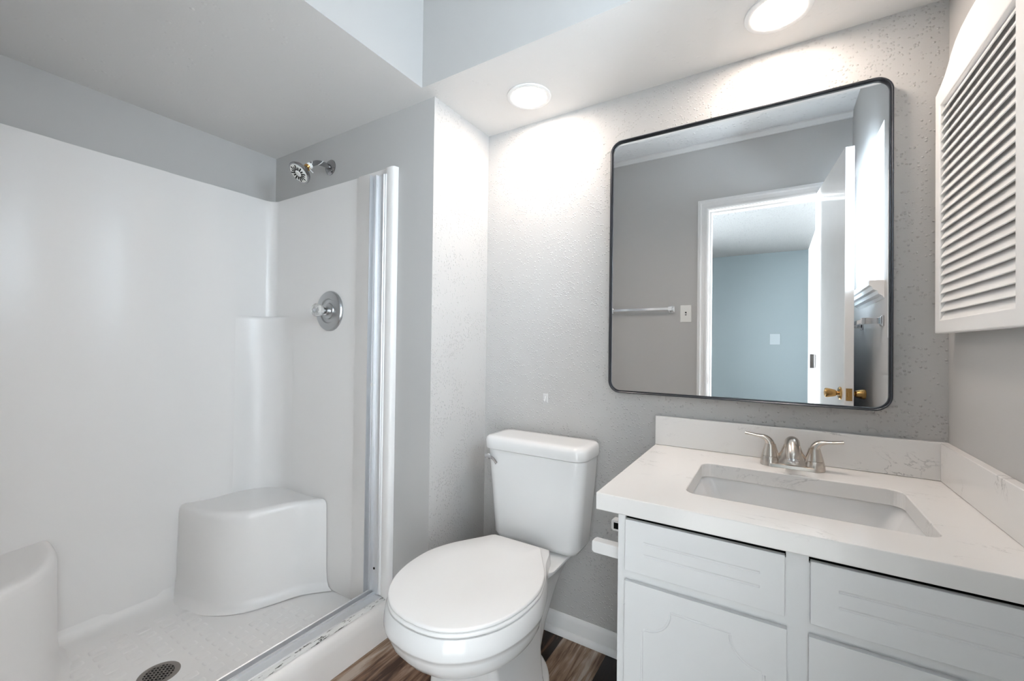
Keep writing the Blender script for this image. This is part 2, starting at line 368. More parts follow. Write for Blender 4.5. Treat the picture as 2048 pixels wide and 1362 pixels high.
# bedroom seen through the doorway in the mirror
BX0, BX1, BY, BZ = -3.1, 0.40, -4.0, 2.47
struct('floor_bedroom', B(BX0, BX1, BY, YO2, -0.06, 0), M['bounce_carpet'])
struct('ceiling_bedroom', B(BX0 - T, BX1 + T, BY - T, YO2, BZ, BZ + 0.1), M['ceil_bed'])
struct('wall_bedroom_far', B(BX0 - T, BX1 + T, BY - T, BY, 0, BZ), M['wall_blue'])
struct('wall_bedroom_near', B(BX0, XL, YO2 - 0.004, YO2 + 0.1, 0, BZ), M['wall_pale'])
def added_bedroom_window(n, xi, xo, by0, by1, bz0, bz1):  # both bedroom windows are added to bring light through the doorway
    """outer wall from xi (room face) to xo with a framed window in it"""
    bm = bmesh.new(); a, b = min(xi, xo), max(xi, xo)
    box(bm, a, b, BY, YO2, 0, bz0); box(bm, a, b, BY, YO2, bz1, BZ); box(bm, a, b, BY, by0, bz0, bz1); box(bm, a, b, by1, YO2, bz0, bz1)
    struct('wall_bedroom_' + ('right' if xo > xi else 'left'), bm, M['wall_pale'])
    xm = xi + (xo - xi) * 0.8
    w = empty('window_%d' % n, (xm, (by0 + by1) / 2, bz0)); w['kind'] = 'structure'
    bm = bmesh.new()
    for q in ((by0, by0 + .04, bz0, bz1), (by1 - .04, by1, bz0, bz1), (by0 + .04, by1 - .04, bz0, bz0 + .04), (by0 + .04, by1 - .04, bz1 - .04, bz1), (by0 + .04, by1 - .04, 1.43, 1.47)): box(bm, xm - .018, xm + .018, *q)
    obj('window_frame', bm, M['trim'], w)
    obj('window_pane', B(xm - .002, xm + .002, by0 + .04, by1 - .04, bz0 + .04, bz1 - .04), M['pane'], w)
added_bedroom_window(2, BX1, BX1 + 0.185, -1.32, -0.58, 0.8, 2.1)
added_bedroom_window(3, BX0, BX0 - T, -1.65, -0.35, 0.8, 2.1)

# bathroom window in its deep reveal, with moulded sill
w1 = empty('window_1', (XG, 0.44, WZ0)); w1['kind'] = 'structure'
bm = bmesh.new()
for a in ((WY0, WY0 + .035, WZ0, WZ1), (WY1 - .035, WY1, WZ0, WZ1), (WY0 + .035, WY1 - .035, WZ0, WZ0 + .035), (WY0 + .035, WY1 - .035, WZ1 - .035, WZ1), (WY0 + .035, WY1 - .035, 1.71, 1.745)): box(bm, XG - .02, XG + .02, *a)
obj('window_frame', bm, M['trim'], w1)
obj('window_pane', B(XG - .002, XG + .002, WY0 + .035, WY1 - .035, WZ0 + .035, WZ1 - .035), M['pane'], w1)
bm = bmesh.new()
sect = [(XG - .02, WZ0), (XG - .02, WZ0 + .02), (XR - .05, WZ0 + .02), (XR - .05, WZ0), (XR - .042, WZ0 - .004), (XR - .036, WZ0 - .018), (XR - .024, WZ0 - .022), (XR - .020, WZ0 - .036), (XR - .008, WZ0 - .044), (XR - .001, WZ0 - .056), (XR - .0005, WZ0)]
extrude_path(bm, sect, 'y', WY0 - 0.03, WY1 + 0.02)
obj('window_sill', bm, M['trim'], w1)

# ------------------------------------------------------------------ shower stall (one-piece glass fibre unit)
ST = empty('shower_stall', (-1.70, 0.60, 0.0), 'white fibreglass walk-in shower stall with moulded corner seats and ribbed walls', 'shower')
SX, SY1, SY0, SZ = -2.122, 1.160, 0.040, 1.812            # inner faces
# plan path of the wall liner: near flange, near end, rear wall with shallow flutes, far end, far flange
path = [(-1.262, SY0 - 0.006), (-1.300, SY0 - 0.006), (-1.312, SY0), (-1.375, SY0), (-1.48, SY0 - 0.003)]
def arc(cx, cy, r, a0, a1, n=8): return [(cx + r * math.cos(a0 + (a1 - a0) * k / n), cy + r * math.sin(a0 + (a1 - a0) * k / n)) for k in range(n + 1)]
R = 0.045
path += arc(SX + R, SY0 + R, R, 1.5 * PI, PI)
for k, yy in enumerate((0.24, 0.405, 0.565, 0.725, 0.87, 1.03)):
    d = 0.0035 if k % 2 == 0 else -0.0
    d0 = 0.0 if k % 2 == 0 else 0.0035
    path += [(SX + d0, yy - 0.012), (SX + d, yy + 0.012)]
path += arc(SX + R, SY1 - R, R, PI, PI / 2)
path += [(-1.50, SY1 + 0.001), (-1.487, SY1 + 0.001), (-1.474, SY1 - 0.006), (-1.372, SY1 - 0.006), (-1.310, SY1 - 0.008)]
path += [(-1.300, SY1 - 0.014), (-1.270, SY1 - 0.014), (-1.262, SY1 - 0.010), (-1.258, SY1 - 0.002)]
bm = bmesh.new()
zz = [0.05, 0.4, 0.8, 1.2, SZ - 0.012, SZ - 0.003, SZ]
def off(p, d):   # push the liner back to give it an edge at the top
    return p
rows = [[bm.verts.new((x_, y_, z_)) for x_, y_ in path] for z_ in zz]
# top lip turns back to the wall
lip = []
for x_, y_ in path:
    xx = x_ - 0.009 if x_ < SX + 0.02 else x_; yy_ = y_
    if y_ > SY1 - 0.02 and x_ > SX + 0.02: yy_ = YP - 0.0008
    elif y_ > SY1 - R - 0.01 and x_ <= SX + R + 0.01: yy_ = y_ + 0.009 * (y_ - (SY1 - R)) / R
    if y_ < SY0 + 0.02 and x_ > SX + 0.02: yy_ = YN + 0.0008
    lip.append(bm.verts.new((xx, yy_, SZ + 0.001)))
rows.append(lip)
for a, b in zip(rows, rows[1:]):
    for i in range(len(path) - 1): bm.faces.new((a[i], a[i + 1], b[i + 1], b[i]))
# far flange return to the pier face
ret = [bm.verts.new((-1.2575, YP - 0.0008, z_)) for z_ in zz + [SZ + 0.001]]
for i in range(len(rows) - 1): bm.faces.new((rows[i][-1], ret[i], ret[i + 1], rows[i + 1][-1]))
obj('wall_liner', bm, M['glassfibre'], ST, smooth=0.9)
# pan: floor, cove, curb
sect = [(XC, 0.001), (XC - 0.004, 0.085), (XC - 0.008, 0.108), (XC - 0.018, 0.124), (XC - 0.034, 0.131), (-1.335, 0.131), (-1.352, 0.127), (-1.366, 0.115), (-1.378, 0.085), (-1.392, 0.062), (-1.42, 0.052), (-1.70, 0.046),
        (-2.06, 0.052), (-2.09, 0.056), (-2.108, 0.066), (-2.118, 0.082), (SX - 0.001, 0.10), (SX - 0.004, 0.10), (SX - 0.004, 0.001)]
bm = bmesh.new(); extrude_path(bm, sect, 'y', YN + 0.004, YP - 0.0035)
obj('shower_pan', bm, M['glassfibre'], ST, smooth=0.8)
# bumpy non-slip field on the pan floor
bm = bmesh.new()
for i in range(11):
    for j in range(15):
        cx, cy = -1.99 + 0.049 * i + (0.0 if j % 2 else 0.02), 0.13 + 0.062 * j
        if (cx + 1.68) ** 2 + (cy - 0.575) ** 2 < 0.085 ** 2: continue
        if cx < -1.70 and (cy > 0.76 or cy < 0.44): continue
        z0 = 0.046 + abs(cx + 1.70) / 0.36 * 0.007
        loft(bm, [[(cx + px * s, cy + py * s, z0 - 0.001 + h) for px, py in rrect(-0.016, 0.016, -0.023, 0.023, 0.008, 3)] for s, h in ((1, 0), (0.85, 0.0016), (0.6, 0.0019))])
obj('non_slip_pad', bm, M['glassfibre'], ST, smooth=1.0)
# corner seats
def seat(mirror):
    front = spline([(-2.118, 0.785), (-2.06, 0.788), (-1.975, 0.798), (-1.88, 0.832), (-1.805, 0.898), (-1.766, 0.985), (-1.735, 1.07), (-1.690, 1.125), (-1.66, 1.158)], 6)
    pl = [(p.x, p.y) for p in front] + [(SX + 0.001, 1.1585), (SX + 0.001, 0.785)]
    cx, cy = SX, 1.16
    bm = bmesh.new(); loops = []
    for s, z in ((1.10, 0.050), (1.05, 0.060), (1.025, 0.085), (1.012, 0.14), (1.0, 0.40), (0.994, 0.416), (0.975, 0.427), (0.94, 0.431), (0.88, 0.427), (0.70, 0.421)):
        loops.append([(max(cx + (x_ - cx) * s, SX + 0.0005), min(cy + (y_ - cy) * s, 1.1595), z) for x_, y_ in pl])
    if mirror: loops = [[(x_, 1.2 - y_, z) for x_, y_, z in lp] for lp in loops]
    loft(bm, loops)
    return bm
obj('corner_seat', seat(False), M['glassfibre'], ST, smooth=1.0)
obj('corner_seat', seat(True), M['glassfibre'], ST, smooth=1.0)
# soap shelf corner fill
bm = bmesh.new()
fr = spline([(SX + 0.001, 0.955), (SX + 0.005, 1.00), (SX + 0.022, 1.07), (SX + 0.062, 1.125), (SX + 0.115, 1.152), (SX + 0.185, 1.1595)], 6)
pl = [(p.x, p.y) for p in fr] + [(SX + 0.001, 1.1595)]
loft(bm, [[(SX + (x_ - SX) * s, 1.16 + (y_ - 1.16) * s, z) for x_, y_ in pl] for s, z in ((1.0, 0.40), (1.0, 1.225), (0.97, 1.236), (0.90, 1.240), (0.6, 1.238))])
obj('soap_shelf', bm, M['glassfibre'], ST, smooth=1.0)
# drain cover with lattice holes
DR = empty('shower_drain', (-1.675, 0.575, 0.046), 'round weathered metal shower drain with diamond lattice in white pan', 'drain')
bm = bmesh.new(); lathe(bm, (-1.675, 0.575, 0.0455), (0, 0, 1), [(0, 0.056), (0.002, 0.056), (0.0035, 0.053), (0.0035, 0.040), (0.0020, 0.040)], 48)
obj('drain_rim', bm, M['drain'], DR, smooth=0.6)
bm = bmesh.new(); lathe(bm, (-1.675, 0.575, 0.0478), (0, 0, 1), [(0, 0.0399), (0.0002, 0.0399)], 48); obj('drain_opening', bm, M['black'], DR)
bm = bmesh.new()
for sgn in (1, -1):
    for k in range(-3, 4):
        o_ = k * 0.0105; half = math.sqrt(max(0.0395 ** 2 - o_ ** 2, 0)); d = Vector((1, sgn, 0)).normalized(); nn = Vector((-d.y, d.x, 0)); c = Vector((-1.675, 0.575, 0.0486)) + nn * o_
        a, b_ = c - d * half, c + d * half; w_ = nn * 0.0018
        loft(bm, [[a - w_ - Vector((0, 0, .0006)), a + w_ - Vector((0, 0, .0006)), a + w_ + Vector((0, 0, .001)), a - w_ + Vector((0, 0, .001))], [b_ - w_ - Vector((0, 0, .0006)), b_ + w_ - Vector((0, 0, .0006)), b_ + w_ + Vector((0, 0, .001)), b_ - w_ + Vector((0, 0, .001))]])
obj('drain_lattice', bm, M['drain'], DR)

# leftover shower door frame
TF = empty('shower_door_track', (-1.31, 0.6, 0.131), 'worn aluminium shower door track along curb and up the end wall, no door', 'shower door track')
yA, yB_ = YN + 0.012, SY1 - 0.016
bm = bmesh.new()
sect = [(-1.346, 0.1315), (-1.346, 0.153), (-1.343, 0.155), (-1.340, 0.153), (-1.340, 0.1365), (-1.329, 0.1365), (-1.329, 0.146), (-1.326, 0.147), (-1.323, 0.146), (-1.323, 0.1385), (-1.292, 0.1365), (-1.288, 0.1315)]
extrude_path(bm, sect, 'y', yA, yB_)
obj('bottom_track', bm, M['alu'], TF)
bm = bmesh.new()
yb = SY1 - 0.0145
sect = [(-1.366, yb), (-1.366, yb - 0.026), (-1.363, yb - 0.026), (-1.362, yb - 0.005), (-1.346, yb - 0.005), (-1.345, yb - 0.016), (-1.341, yb - 0.016), (-1.340, yb - 0.004), (-1.318, yb - 0.004), (-1.315, yb - 0.007), (-1.308, yb - 0.006), (-1.304, yb)]
extrude_path(bm, sect, 'z', 0.14, 1.786)
obj('side_channel', bm, M['alu'], TF)
for z_, x_ in ((1.77, -1.352), (0.235, -1.33)):
    bm = bmesh.new(); lathe(bm, (x_, yb - 0.0035, z_), (0, -1, 0), [(0, 0.0045), (0.002, 0.0045)], 16); obj('screw_hole', bm, M['black'], TF)
bm = bmesh.new(); lathe(bm, (-1.349, yb - 0.005, 0.955), (0, -1, 0), [(0, 0.009), (0.006, 0.009), (0.008, 0.006), (0.008, 0.003), (0.006, 0.003)], 20); o = obj('bumper', bm, M['ivory'], TF, smooth=0.6); o['label'] = 'small ivory bumper on the side channel'
bm = bmesh.new(); extrude_path(bm, [(-1.2885, 0.1308), (-1.2885, 0.1352), (-1.280, 0.1345), (-1.266, 0.1308)], 'y', yA, yB_)
o = obj('caulk_bead', bm, M['caulk'], TF); o['label'] = 'white caulk bead with black mildew along the curb'
bm = bmesh.new(); extrude_path(bm, [(-1.304, yb), (-1.304, yb - 0.004), (-1.299, yb - 0.003), (-1.296, yb)], 'z', 0.14, 1.786)
obj('caulk_bead', bm, M['trim'], TF)

# ------------------------------------------------------------------ shower head and valve
HX = -1.688
SH = empty('overhead_shower', (HX, YP, 1.90), 'chrome shower head on bent arm high on the grey shower end wall', 'shower head')
bm = bmesh.new(); lathe(bm, (HX, YP - 0.0005, 1.902), (0, -1, 0), [(0, 0.034), (0.003, 0.034), (0.009, 0.028), (0.012, 0.016), (0.012, 0.010)], 36)
obj('wall_flange', bm, M['grey_chrome'], SH, smooth=0.7)
ap = spline([(HX, YP - 0.009, 1.902), (HX, 1.135, 1.904), (HX, 1.105, 1.900), (HX, 1.080, 1.884), (HX, 1.062, 1.866)], 6)
bm = bmesh.new(); tube(bm, ap, 0.0105, 18); obj('shower_arm', bm, M['grey_chrome'], SH, smooth=0.9)
D0 = Vector((0, -0.70, -0.714)).normalized(); P0 = Vector((HX, 1.064, 1.868))
bm = bmesh.new(); lathe(bm, P0 - D0 * 0.012, D0, [(0, 0.0125), (0.003, 0.0135), (0.012, 0.0135), (0.014, 0.012)], 24); o = obj('thread_tape', bm, M['ptfe'], SH, smooth=0.7); o['label'] = 'white thread tape at the arm end'
bm = bmesh.new(); tube(bm, spline([P0 - D0 * 0.004 + Vector((0.010, 0, -0.004)), P0 + Vector((0.016, -.004, -0.016)), P0 + Vector((0.024, 0.006, -0.03))], 5), 0.0018, 6); tube(bm, [p + Vector((0.011 * math.sin(i * .55), -0.002, 0.011 * math.cos(i * .55))) for i, p in enumerate(ap[6:22])], 0.0016, 6); obj('loose_tape_strand', bm, M['ptfe'], SH)
bm = bmesh.new(); lathe(bm, P0 + D0 * 0.002, D0, [(0, 0.0125), (0.002, 0.0145), (0.005, 0.0125), (0.008, 0.0145), (0.011, 0.0125), (0.014, 0.0135), (0.016, 0.011)], 24); o = obj('collar_nut', bm, M['brass'], SH, smooth=0.5); o['label'] = 'brass collar nut'
bm = bmesh.new(); lathe(bm, P0 + D0 * 0.017, D0, [(0, 0.012), (0.006, 0.015), (0.010, 0.015), (0.012, 0.022), (0.024, 0.036), (0.030, 0.044), (0.038, 0.0475), (0.043, 0.0475), (0.045, 0.045)], 40)
hb = obj('spray_body', bm, M['grey_chrome'], SH, smooth=0.6)
fo = P0 + D0 * 0.062
bm = bmesh.new(); lathe(bm, fo - D0 * 0.0002, D0, [(0, 0.040), (0.0012, 0.040), (0.002, 0.038), (0.002, 0.012), (0.004, 0.010), (0.005, 0.004)], 40); fp = obj('spray_face', bm, M['ptfe'], SH, smooth=0.6); fp['label'] = 'pale spray face with dark radial slots'
a_, b_, d_ = axes(D0); bm = bmesh.new()
for k in range(16):
    t = 2 * PI * k / 16; rr = (a_ * math.cos(t) + b_ * math.sin(t)); ss = (-a_ * math.sin(t) + b_ * math.cos(t)) * 0.0024
    c0, c1 = fo + D0 * 0.002 + rr * 0.0145, fo + D0 * 0.002 + rr * (0.0365 if k % 2 else 0.030)
    loft(bm, [[c0 - ss, c0 + ss, c0 + ss + D0 * .0008, c0 - ss + D0 * .0008], [c1 - ss, c1 + ss, c1 + ss + D0 * .0008, c1 - ss + D0 * .0008]])
obj('spray_slot', bm, M['black'], SH)

VX, VZ = -1.66, 1.258
V = empty('shower_valve', (VX, SY1, VZ), 'round satin metal shower valve plate with clear knob on the white end wall', 'shower valve')
bm = bmesh.new(); lathe(bm, (VX, SY1 + 0.0008, VZ), (0, -1, 0), [(0, 0.088), (0.006, 0.088), (0.012, 0.084), (0.014, 0.078), (0.014, 0.054), (0.009, 0.050), (0.009, 0.036), (0.013, 0.034), (0.015, 0.030), (0.015, 0.018)], 64)
obj('escutcheon', bm, M['satin'], V, smooth=0.5)
bm = bmesh.new(); lathe(bm, (VX, SY1 - 0.014, VZ), (0, -1, 0), [(0, 0.019), (0.012, 0.019), (0.014, 0.015), (0.030, 0.014)], 24); obj('valve_stem', bm, M['chrome'], V, smooth=0.6)
bm = bmesh.new(); a_, b_, d_ = axes((0, -1, 0))
def fl(r, h, n=48, amp=0.06): return [Vector((VX, SY1 - 0.042 - h, VZ)) + (a_ * math.cos(2 * PI * i / n) + b_ * math.sin(2 * PI * i / n)) * r * (1 + amp * math.cos(8 * 2 * PI * i / n)) for i in range(n)]
loft(bm, [fl(0.018, 0), fl(0.024, 0.004), fl(0.026, 0.012), fl(0.027, 0.026), fl(0.026, 0.032, amp=.02), fl(0.019, 0.036, amp=0), fl(0.013, 0.036, amp=0), fl(0.010, 0.031, amp=0)])
o = obj('valve_knob', bm, M['acrylic'], V, smooth=0.7); o['label'] = 'clear fluted plastic knob'
bm = bmesh.new(); lathe(bm, (VX, SY1 - 0.0730, VZ), (0, -1, 0), [(0, 0.0095), (0.003, 0.0085), (0.003, 0.005), (0.001, 0.004)], 20); obj('knob_screw', bm, M['alu'], V, smooth=0.6)

# ------------------------------------------------------------------ toilet
TX = -0.747
TO = empty('toilet', (TX, 1.2, 0.0), 'white two-piece toilet with closed lid between shower wall and vanity', 'toilet')
def plan(prof, sx=1.0, y_c=1.02, sy=1.0, dx=0.0):
    pts = spline([(w * sx, y_c + (y - y_c) * sy, 0) for w, y in prof], 5)
    L_ = [(TX + p.x + dx, p.y) for p in pts]; R_ = [(TX - p.x + dx, p.y) for p in pts[::-1]]
    return L_ + R_
LID = [(0.088, 1.256), (0.098, 1.248), (0.112, 1.225), (0.138, 1.185), (0.178, 1.12), (0.203, 1.05), (0.207, 0.99), (0.199, 0.925), (0.176, 0.86), (0.136, 0.806), (0.082, 0.769), (0.028, 0.756), (0.004, 0.755)]
bm = bmesh.new()
loft(bm, [[(x_, y_, z_) for x_, y_ in plan(LID, s, 1.02, s)] for s, z_ in ((0.97, 0.4365), (0.993, 0.4375), (1.0, 0.4400), (1.0, 0.4435), (0.994, 0.4465), (0.98, 0.4478), (0.6, 0.4487), (0.2, 0.449))])
obj('seat_lid', bm, M['plastic'], TO, smooth=0.9)
RING = [(0.095, 1.195), (0.125, 1.188), (0.145, 1.165)] + LID[4:]
bm = bmesh.new()
loft(bm, [[(x_, y_, z_) for x_, y_ in plan(RING, s, 1.02, s)] for s, z_ in ((0.97, 0.4242), (0.998, 0.4252), (1.006, 0.4285), (1.004, 0.4330), (0.992, 0.4355), (0.97, 0.4362))])
obj('seat_ring', bm, M['plastic'], TO, smooth=0.9)
for sx in (-0.07, 0.07):
    bm = bmesh.new(); box(bm, TX + sx - 0.018, TX + sx + 0.018, 1.232, 1.272, 0.3885, 0.4362); obj('seat_hinge', bm, M['plastic'], TO, bevel=0.006)
# bowl: rim, wall with a ledge line, tapering to the pedestal; one mesh
BOWL = [(0.10, 1.30), (0.115, 1.27), (0.135, 1.21), (0.175, 1.13), (0.202, 1.05), (0.207, 0.99), (0.199, 0.925), (0.176, 0.86), (0.136, 0.806), (0.082, 0.769), (0.028, 0.757), (0.004, 0.755)]
bm = bmesh.new(); loops = []
for sc, z_ in ((0.955, 0.4238), (1.004, 0.4225), (1.022, 0.414), (1.036, 0.392), (1.038, 0.378), (1.033, 0.3725), (1.012, 0.3695), (1.000, 0.355), (0.972, 0.333), (0.92, 0.312), (0.84, 0.295), (0.74, 0.281), (0.62, 0.270)):
    loops.append([(x_, y_, z_) for x_, y_ in plan(BOWL, sc, 1.06, sc)])
loft(bm, loops)
obj('bowl', bm, M['ceramic'], TO, smooth=0.9)
bm = bmesh.new(); loops = []
for hw, y0, y1, z_ in ((0.133, 0.945, 1.235, 0.031), (0.127, 0.950, 1.230, 0.06), (0.122, 0.955, 1.225, 0.15), (0.124, 0.940, 1.225, 0.24), (0.130, 0.90, 1.225, 0.285), (0.140, 0.87, 1.225, 0.315)):
    loops.append([(x_, y_, z_) for x_, y_ in rrect(TX - hw, TX + hw, y0, y1, 0.022, 5)])
loft(bm, loops)
obj('pedestal', bm, M['ceramic'], TO, smooth=0.9)
# foot flange
FOOT = [(0.004, 1.362), (0.05, 1.348), (0.10, 1.305), (0.136, 1.24), (0.150, 1.15), (0.150, 1.05), (0.136, 0.97), (0.09, 0.925), (0.04, 0.911), (0.004, 0.909)]
bm = bmesh.new(); loft(bm, [[(x_, y_, z_) for x_, y_ in plan(FOOT, s, 1.17, s)] for s, z_ in ((1.0, 0.001), (1.0, 0.018), (0.985, 0.026), (0.93, 0.030), (0.8, 0.0308))])
obj('foot', bm, M['ceramic'], TO, smooth=0.9)
# deck carrying the tank
bm = bmesh.new(); loops = []
for (w, y0, y1, z_) in ((0.060, 1.20, 1.34, 0.031), (0.065, 1.20, 1.38, 0.14), (0.075, 1.22, 1.42, 0.22), (0.085, 1.235, 1.44, 0.27), (0.105, 1.23, 1.47, 0.33), (0.130, 1.225, 1.485, 0.36), (0.145, 1.22, 1.49, 0.377), (0.145, 1.222, 1.488, 0.385), (0.138, 1.228, 1.482, 0.3878)):
    loops.append([(x_, y_, z_) for x_, y_ in rrect(TX - w, TX + w, y0, y1, min(0.035, w * 0.6), 5)])
loft(bm, loops); obj('tank_deck', bm, M['ceramic'], TO, smooth=0.9)
# tank
bm = bmesh.new(); loops = []
for hx0, hx1, y0, y1, r, z_ in ((-0.135, 0.150, 1.368, 1.478, 0.03, 0.3882), (-0.155, 0.172, 1.350, 1.490, 0.035, 0.394), (-0.166, 0.183, 1.343, 1.497, 0.04, 0.412), (-0.176, 0.192, 1.340, 1.500, 0.042, 0.52), (-0.188, 0.203, 1.336, 1.503, 0.042, 0.65), (-0.194, 0.208, 1.334, 1.504, 0.042, 0.722), (-0.190, 0.204, 1.338, 1.500, 0.04, 0.7245)):
    loops.append([(x_, y_, z_) for x_, y_ in rrect(TX + hx0, TX + hx1, y0, y1, r, 7)])
loft(bm, loops); obj('tank', bm, M['ceramic'], TO, smooth=0.9)
bm = bmesh.new(); loops = []
for e, z_ in ((-0.008, 0.7248), (0.0, 0.7265), (0.002, 0.732), (0.002, 0.756), (-0.002, 0.766), (-0.010, 0.771), (-0.03, 0.7725), (-0.05, 0.7728)):
    loops.append([(x_, y_, z_) for x_, y_ in rrect(TX - 0.203 - e, TX + 0.213 + e, 1.325 - e, 1.507 + min(e, 0), 0.045 + max(e, -0.02), 7)])
loft(bm, loops); obj('tank_lid', bm, M['ceramic'], TO, smooth=0.9)
FL = bmesh.new(); lathe(FL, (TX - 0.176, 1.3365, 0.694), (0, -1, 0), [(0, 0.011), (0.004, 0.011), (0.007, 0.008), (0.014, 0.007)], 20)
lv = spline([(TX - 0.182, 1.320, 0.697), (TX - 0.160, 1.314, 0.700), (TX - 0.138, 1.310, 0.694), (TX - 0.122, 1.308, 0.680)], 6)
tube(FL, lv, None, 12, flat=[(0.003 if True else 0, 0.0065)] * len(lv), up_hint=(0, 0, 1))
o = obj('flush_lever', FL, M['chrome'], TO, smooth=0.7); o['label'] = 'small chrome flush lever'

# ------------------------------------------------------------------ vanity
CX0, CY0, CZ, CT = -0.345, 0.9325, 0.784, 0.039
VA = empty('vanity_cabinet', (0.045, 1.2, 0.0), 'white painted vanity cabinet with routed doors and drawer fronts under the sink', 'cabinet')
VL, VRt, VFy = -0.296, XR - 0.001, 0.962
bm = bmesh.new()
box(bm, VL, VL + 0.016, VFy, YB - 0.026, 0.001, CZ - CT); box(bm, VRt - 0.016, VRt, VFy, YB - 0.026, 0.09, CZ - CT)
box(bm, VL + .016, VRt - .016, YB - 0.042, YB - 0.026, 0.09, CZ - CT); box(bm, VL + .016, VRt - .016, VFy + 0.02, YB - 0.042, 0.09, 0.105)
box(bm, VL + .016, VRt - .016, VFy + 0.06, VFy + 0.075, 0.001, 0.09)
obj('carcass', bm, M['cab'], VA)
bm = bmesh.new()
for zA, zB, xs in ((0.09, 0.730, ((VL, VL + .035), (0.0, 0.08), (0.345, VRt))), (0.730, CZ - CT, ((VL, -0.279), (0.022, 0.057), (0.359, VRt)))):
    for x0, x1 in xs: box(bm, x0, x1, VFy - 0.0165, VFy - 0.0002, zA, zB)
for z0, z1 in ((0.595, 0.635), (0.09, 0.125)):
    for x0, x1 in ((VL + 0.035, 0.0), (0.08, 0.345)): box(bm, x0, x1, VFy - 0.0165, VFy - .0002, z0, z1)
obj('face_frame', bm, M['cab'], VA)
bm = bmesh.new()   # black blocks paint the shade in the gaps above the drawers
for x0, x1 in ((-0.2785, 0.0215), (0.0575, 0.3585)): box(bm, x0, x1, VFy - .0095, VFy - .0005, 0.7305, CZ - CT - .0005)
obj('drawer_gap_shade', bm, M['black'], VA)
FY0, FY1 = 0.9335, 0.9453     # front and back of the lipped fronts
def front(name, x0, x1, z0, z1, grooves, label=None):
    o = obj(name, B(x0, x1, FY0, FY1, z0, z1), M['cab'], VA)
    c = bmesh.new()
    for g in grooves: tube(c, [(p[0], FY0 - 0.0006, p[1]) for p in g], 0.0027, 8, up_hint=(0, 1, 0))
    boolean(o, c)
    b = o.modifiers.new('bevel', 'BEVEL'); b.width = 0.0018; b.segments = 2; b.limit_method = 'ANGLE'; b.angle_limit = math.radians(60)
    return o
front('drawer_front', -0.277, 0.020, 0.626, 0.7375, [[(-0.237, 0.668), (-0.02, 0.668)], [(-0.237, 0.694), (-0.02, 0.694)]])
front('drawer_front', 0.059, 0.357, 0.626, 0.7375, [[(0.10, 0.668), (0.316, 0.668)], [(0.10, 0.696), (0.316, 0.696)]])
def cat(cx):
    w = 0.109; L_ = []
    for s in (-1, 1):
        arc_ = [(cx + s * (w + 0.003 - 0.0562 * math.sin(a)), 0.5635 - 0.0545 * math.cos(a) ) for a in [k * PI / 2 / 10 for k in range(11)]]
        L_.append([(cx + s * (0.109 - 0.053 * math.sin(k * PI / 20)), 0.509 + 0.050 * (1 - math.cos(k * PI / 20))) for k in range(11)])
    L_.append([(cx - 0.055, 0.5635), (cx + 0.057, 0.5635)])
    L_ += [[(cx - 0.113, 0.18), (cx - 0.113, 0.505)], [(cx + 0.113, 0.18), (cx + 0.113, 0.505)], [(cx - 0.109, 0.175), (cx + 0.109, 0.175)]]
    return L_
front('cabinet_door', -0.277, 0.0235, 0.108, 0.603, cat(-0.125))
front('cabinet_door', 0.057, 0.357, 0.108, 0.603, cat(0.207))
bm = bmesh.new(); box(bm, -0.2805, -0.2775, FY1 - 0.006, FY1 - 0.0005, 0.505, 0.545); o = obj('door_hinge', bm, M['alu'], VA); o['label'] = 'thin metal hinge on the left door'

CTP = empty('countertop', (0.02, 1.2, CZ - CT), 'white veined quartz countertop with backsplash and side splash on the vanity', 'countertop')
slab = obj('slab', B(CX0, XR - 0.0005, CY0, YB - 0.0005, CZ - CT + 0.0005, CZ), M['quartz'], CTP)
c = bmesh.new(); hole = rrect(-0.173, 0.262, 1.048, 1.347, 0.028, 7); prism(c, hole, CZ - CT - 0.02, CZ + 0.02); boolean(slab, c)
b = slab.modifiers.new('bevel', 'BEVEL'); b.width = 0.0022; b.segments = 3; b.limit_method = 'ANGLE'; b.angle_limit = math.radians(50)
obj('backsplash', B(CX0 + 0.0005, XR - 0.0005, YB - 0.0195, YB - 0.0005, CZ + 0.0006, 0.882), M['quartz'], CTP, bevel=0.0015)
obj('side_splash', B(XR - 0.0195, XR - 0.0005, CY0 + 0.002, YB - 0.02, CZ + 0.0006, 0.882), M['quartz'], CTP, bevel=0.0015)

# undermount rectangular basin
SK = empty('sink', (0.045, 1.2, CZ - CT - 0.12), 'white rectangular undermount sink basin below the quartz countertop', 'sink')
bm = bmesh.new(); loops = []; zt = CZ - CT
def rr(e, z, r, ex=0): return [(x_, y_, z) for x_, y_ in rrect(-0.173 - e + ex, 0.262 + e - ex, 1.048 - e, 1.347 + e, r, 7)]
loops = [rr(-0.075, zt - 0.132, 0.05, 0.01), rr(-0.02, zt - 0.125, 0.05, 0.01), rr(0.01, zt - 0.09, 0.04), rr(0.013, zt - 0.012, 0.035), rr(0.017, zt, 0.035), rr(0.006, zt, 0.03), rr(0.004, zt - 0.006, 0.03), rr(0.001, zt - 0.055, 0.032, 0.018), rr(-0.006, zt - 0.088, 0.04, 0.034), rr(-0.022, zt - 0.108, 0.05, 0.04), rr(-0.06, zt - 0.116, 0.06, 0.04), rr(-0.11, zt - 0.119, 0.03, 0.02)]
loft(bm, loops); obj('basin', bm, M['ceramic'], SK, smooth=0.9)
bm = bmesh.new(); lathe(bm, (0.045, 1.2, zt - 0.1195), (0, 0, 1), [(0, 0.022), (0.003, 0.022), (0.004, 0.018), (0.001, 0.014)], 28); obj('sink_drain', bm, M['chrome'], SK, smooth=0.6)

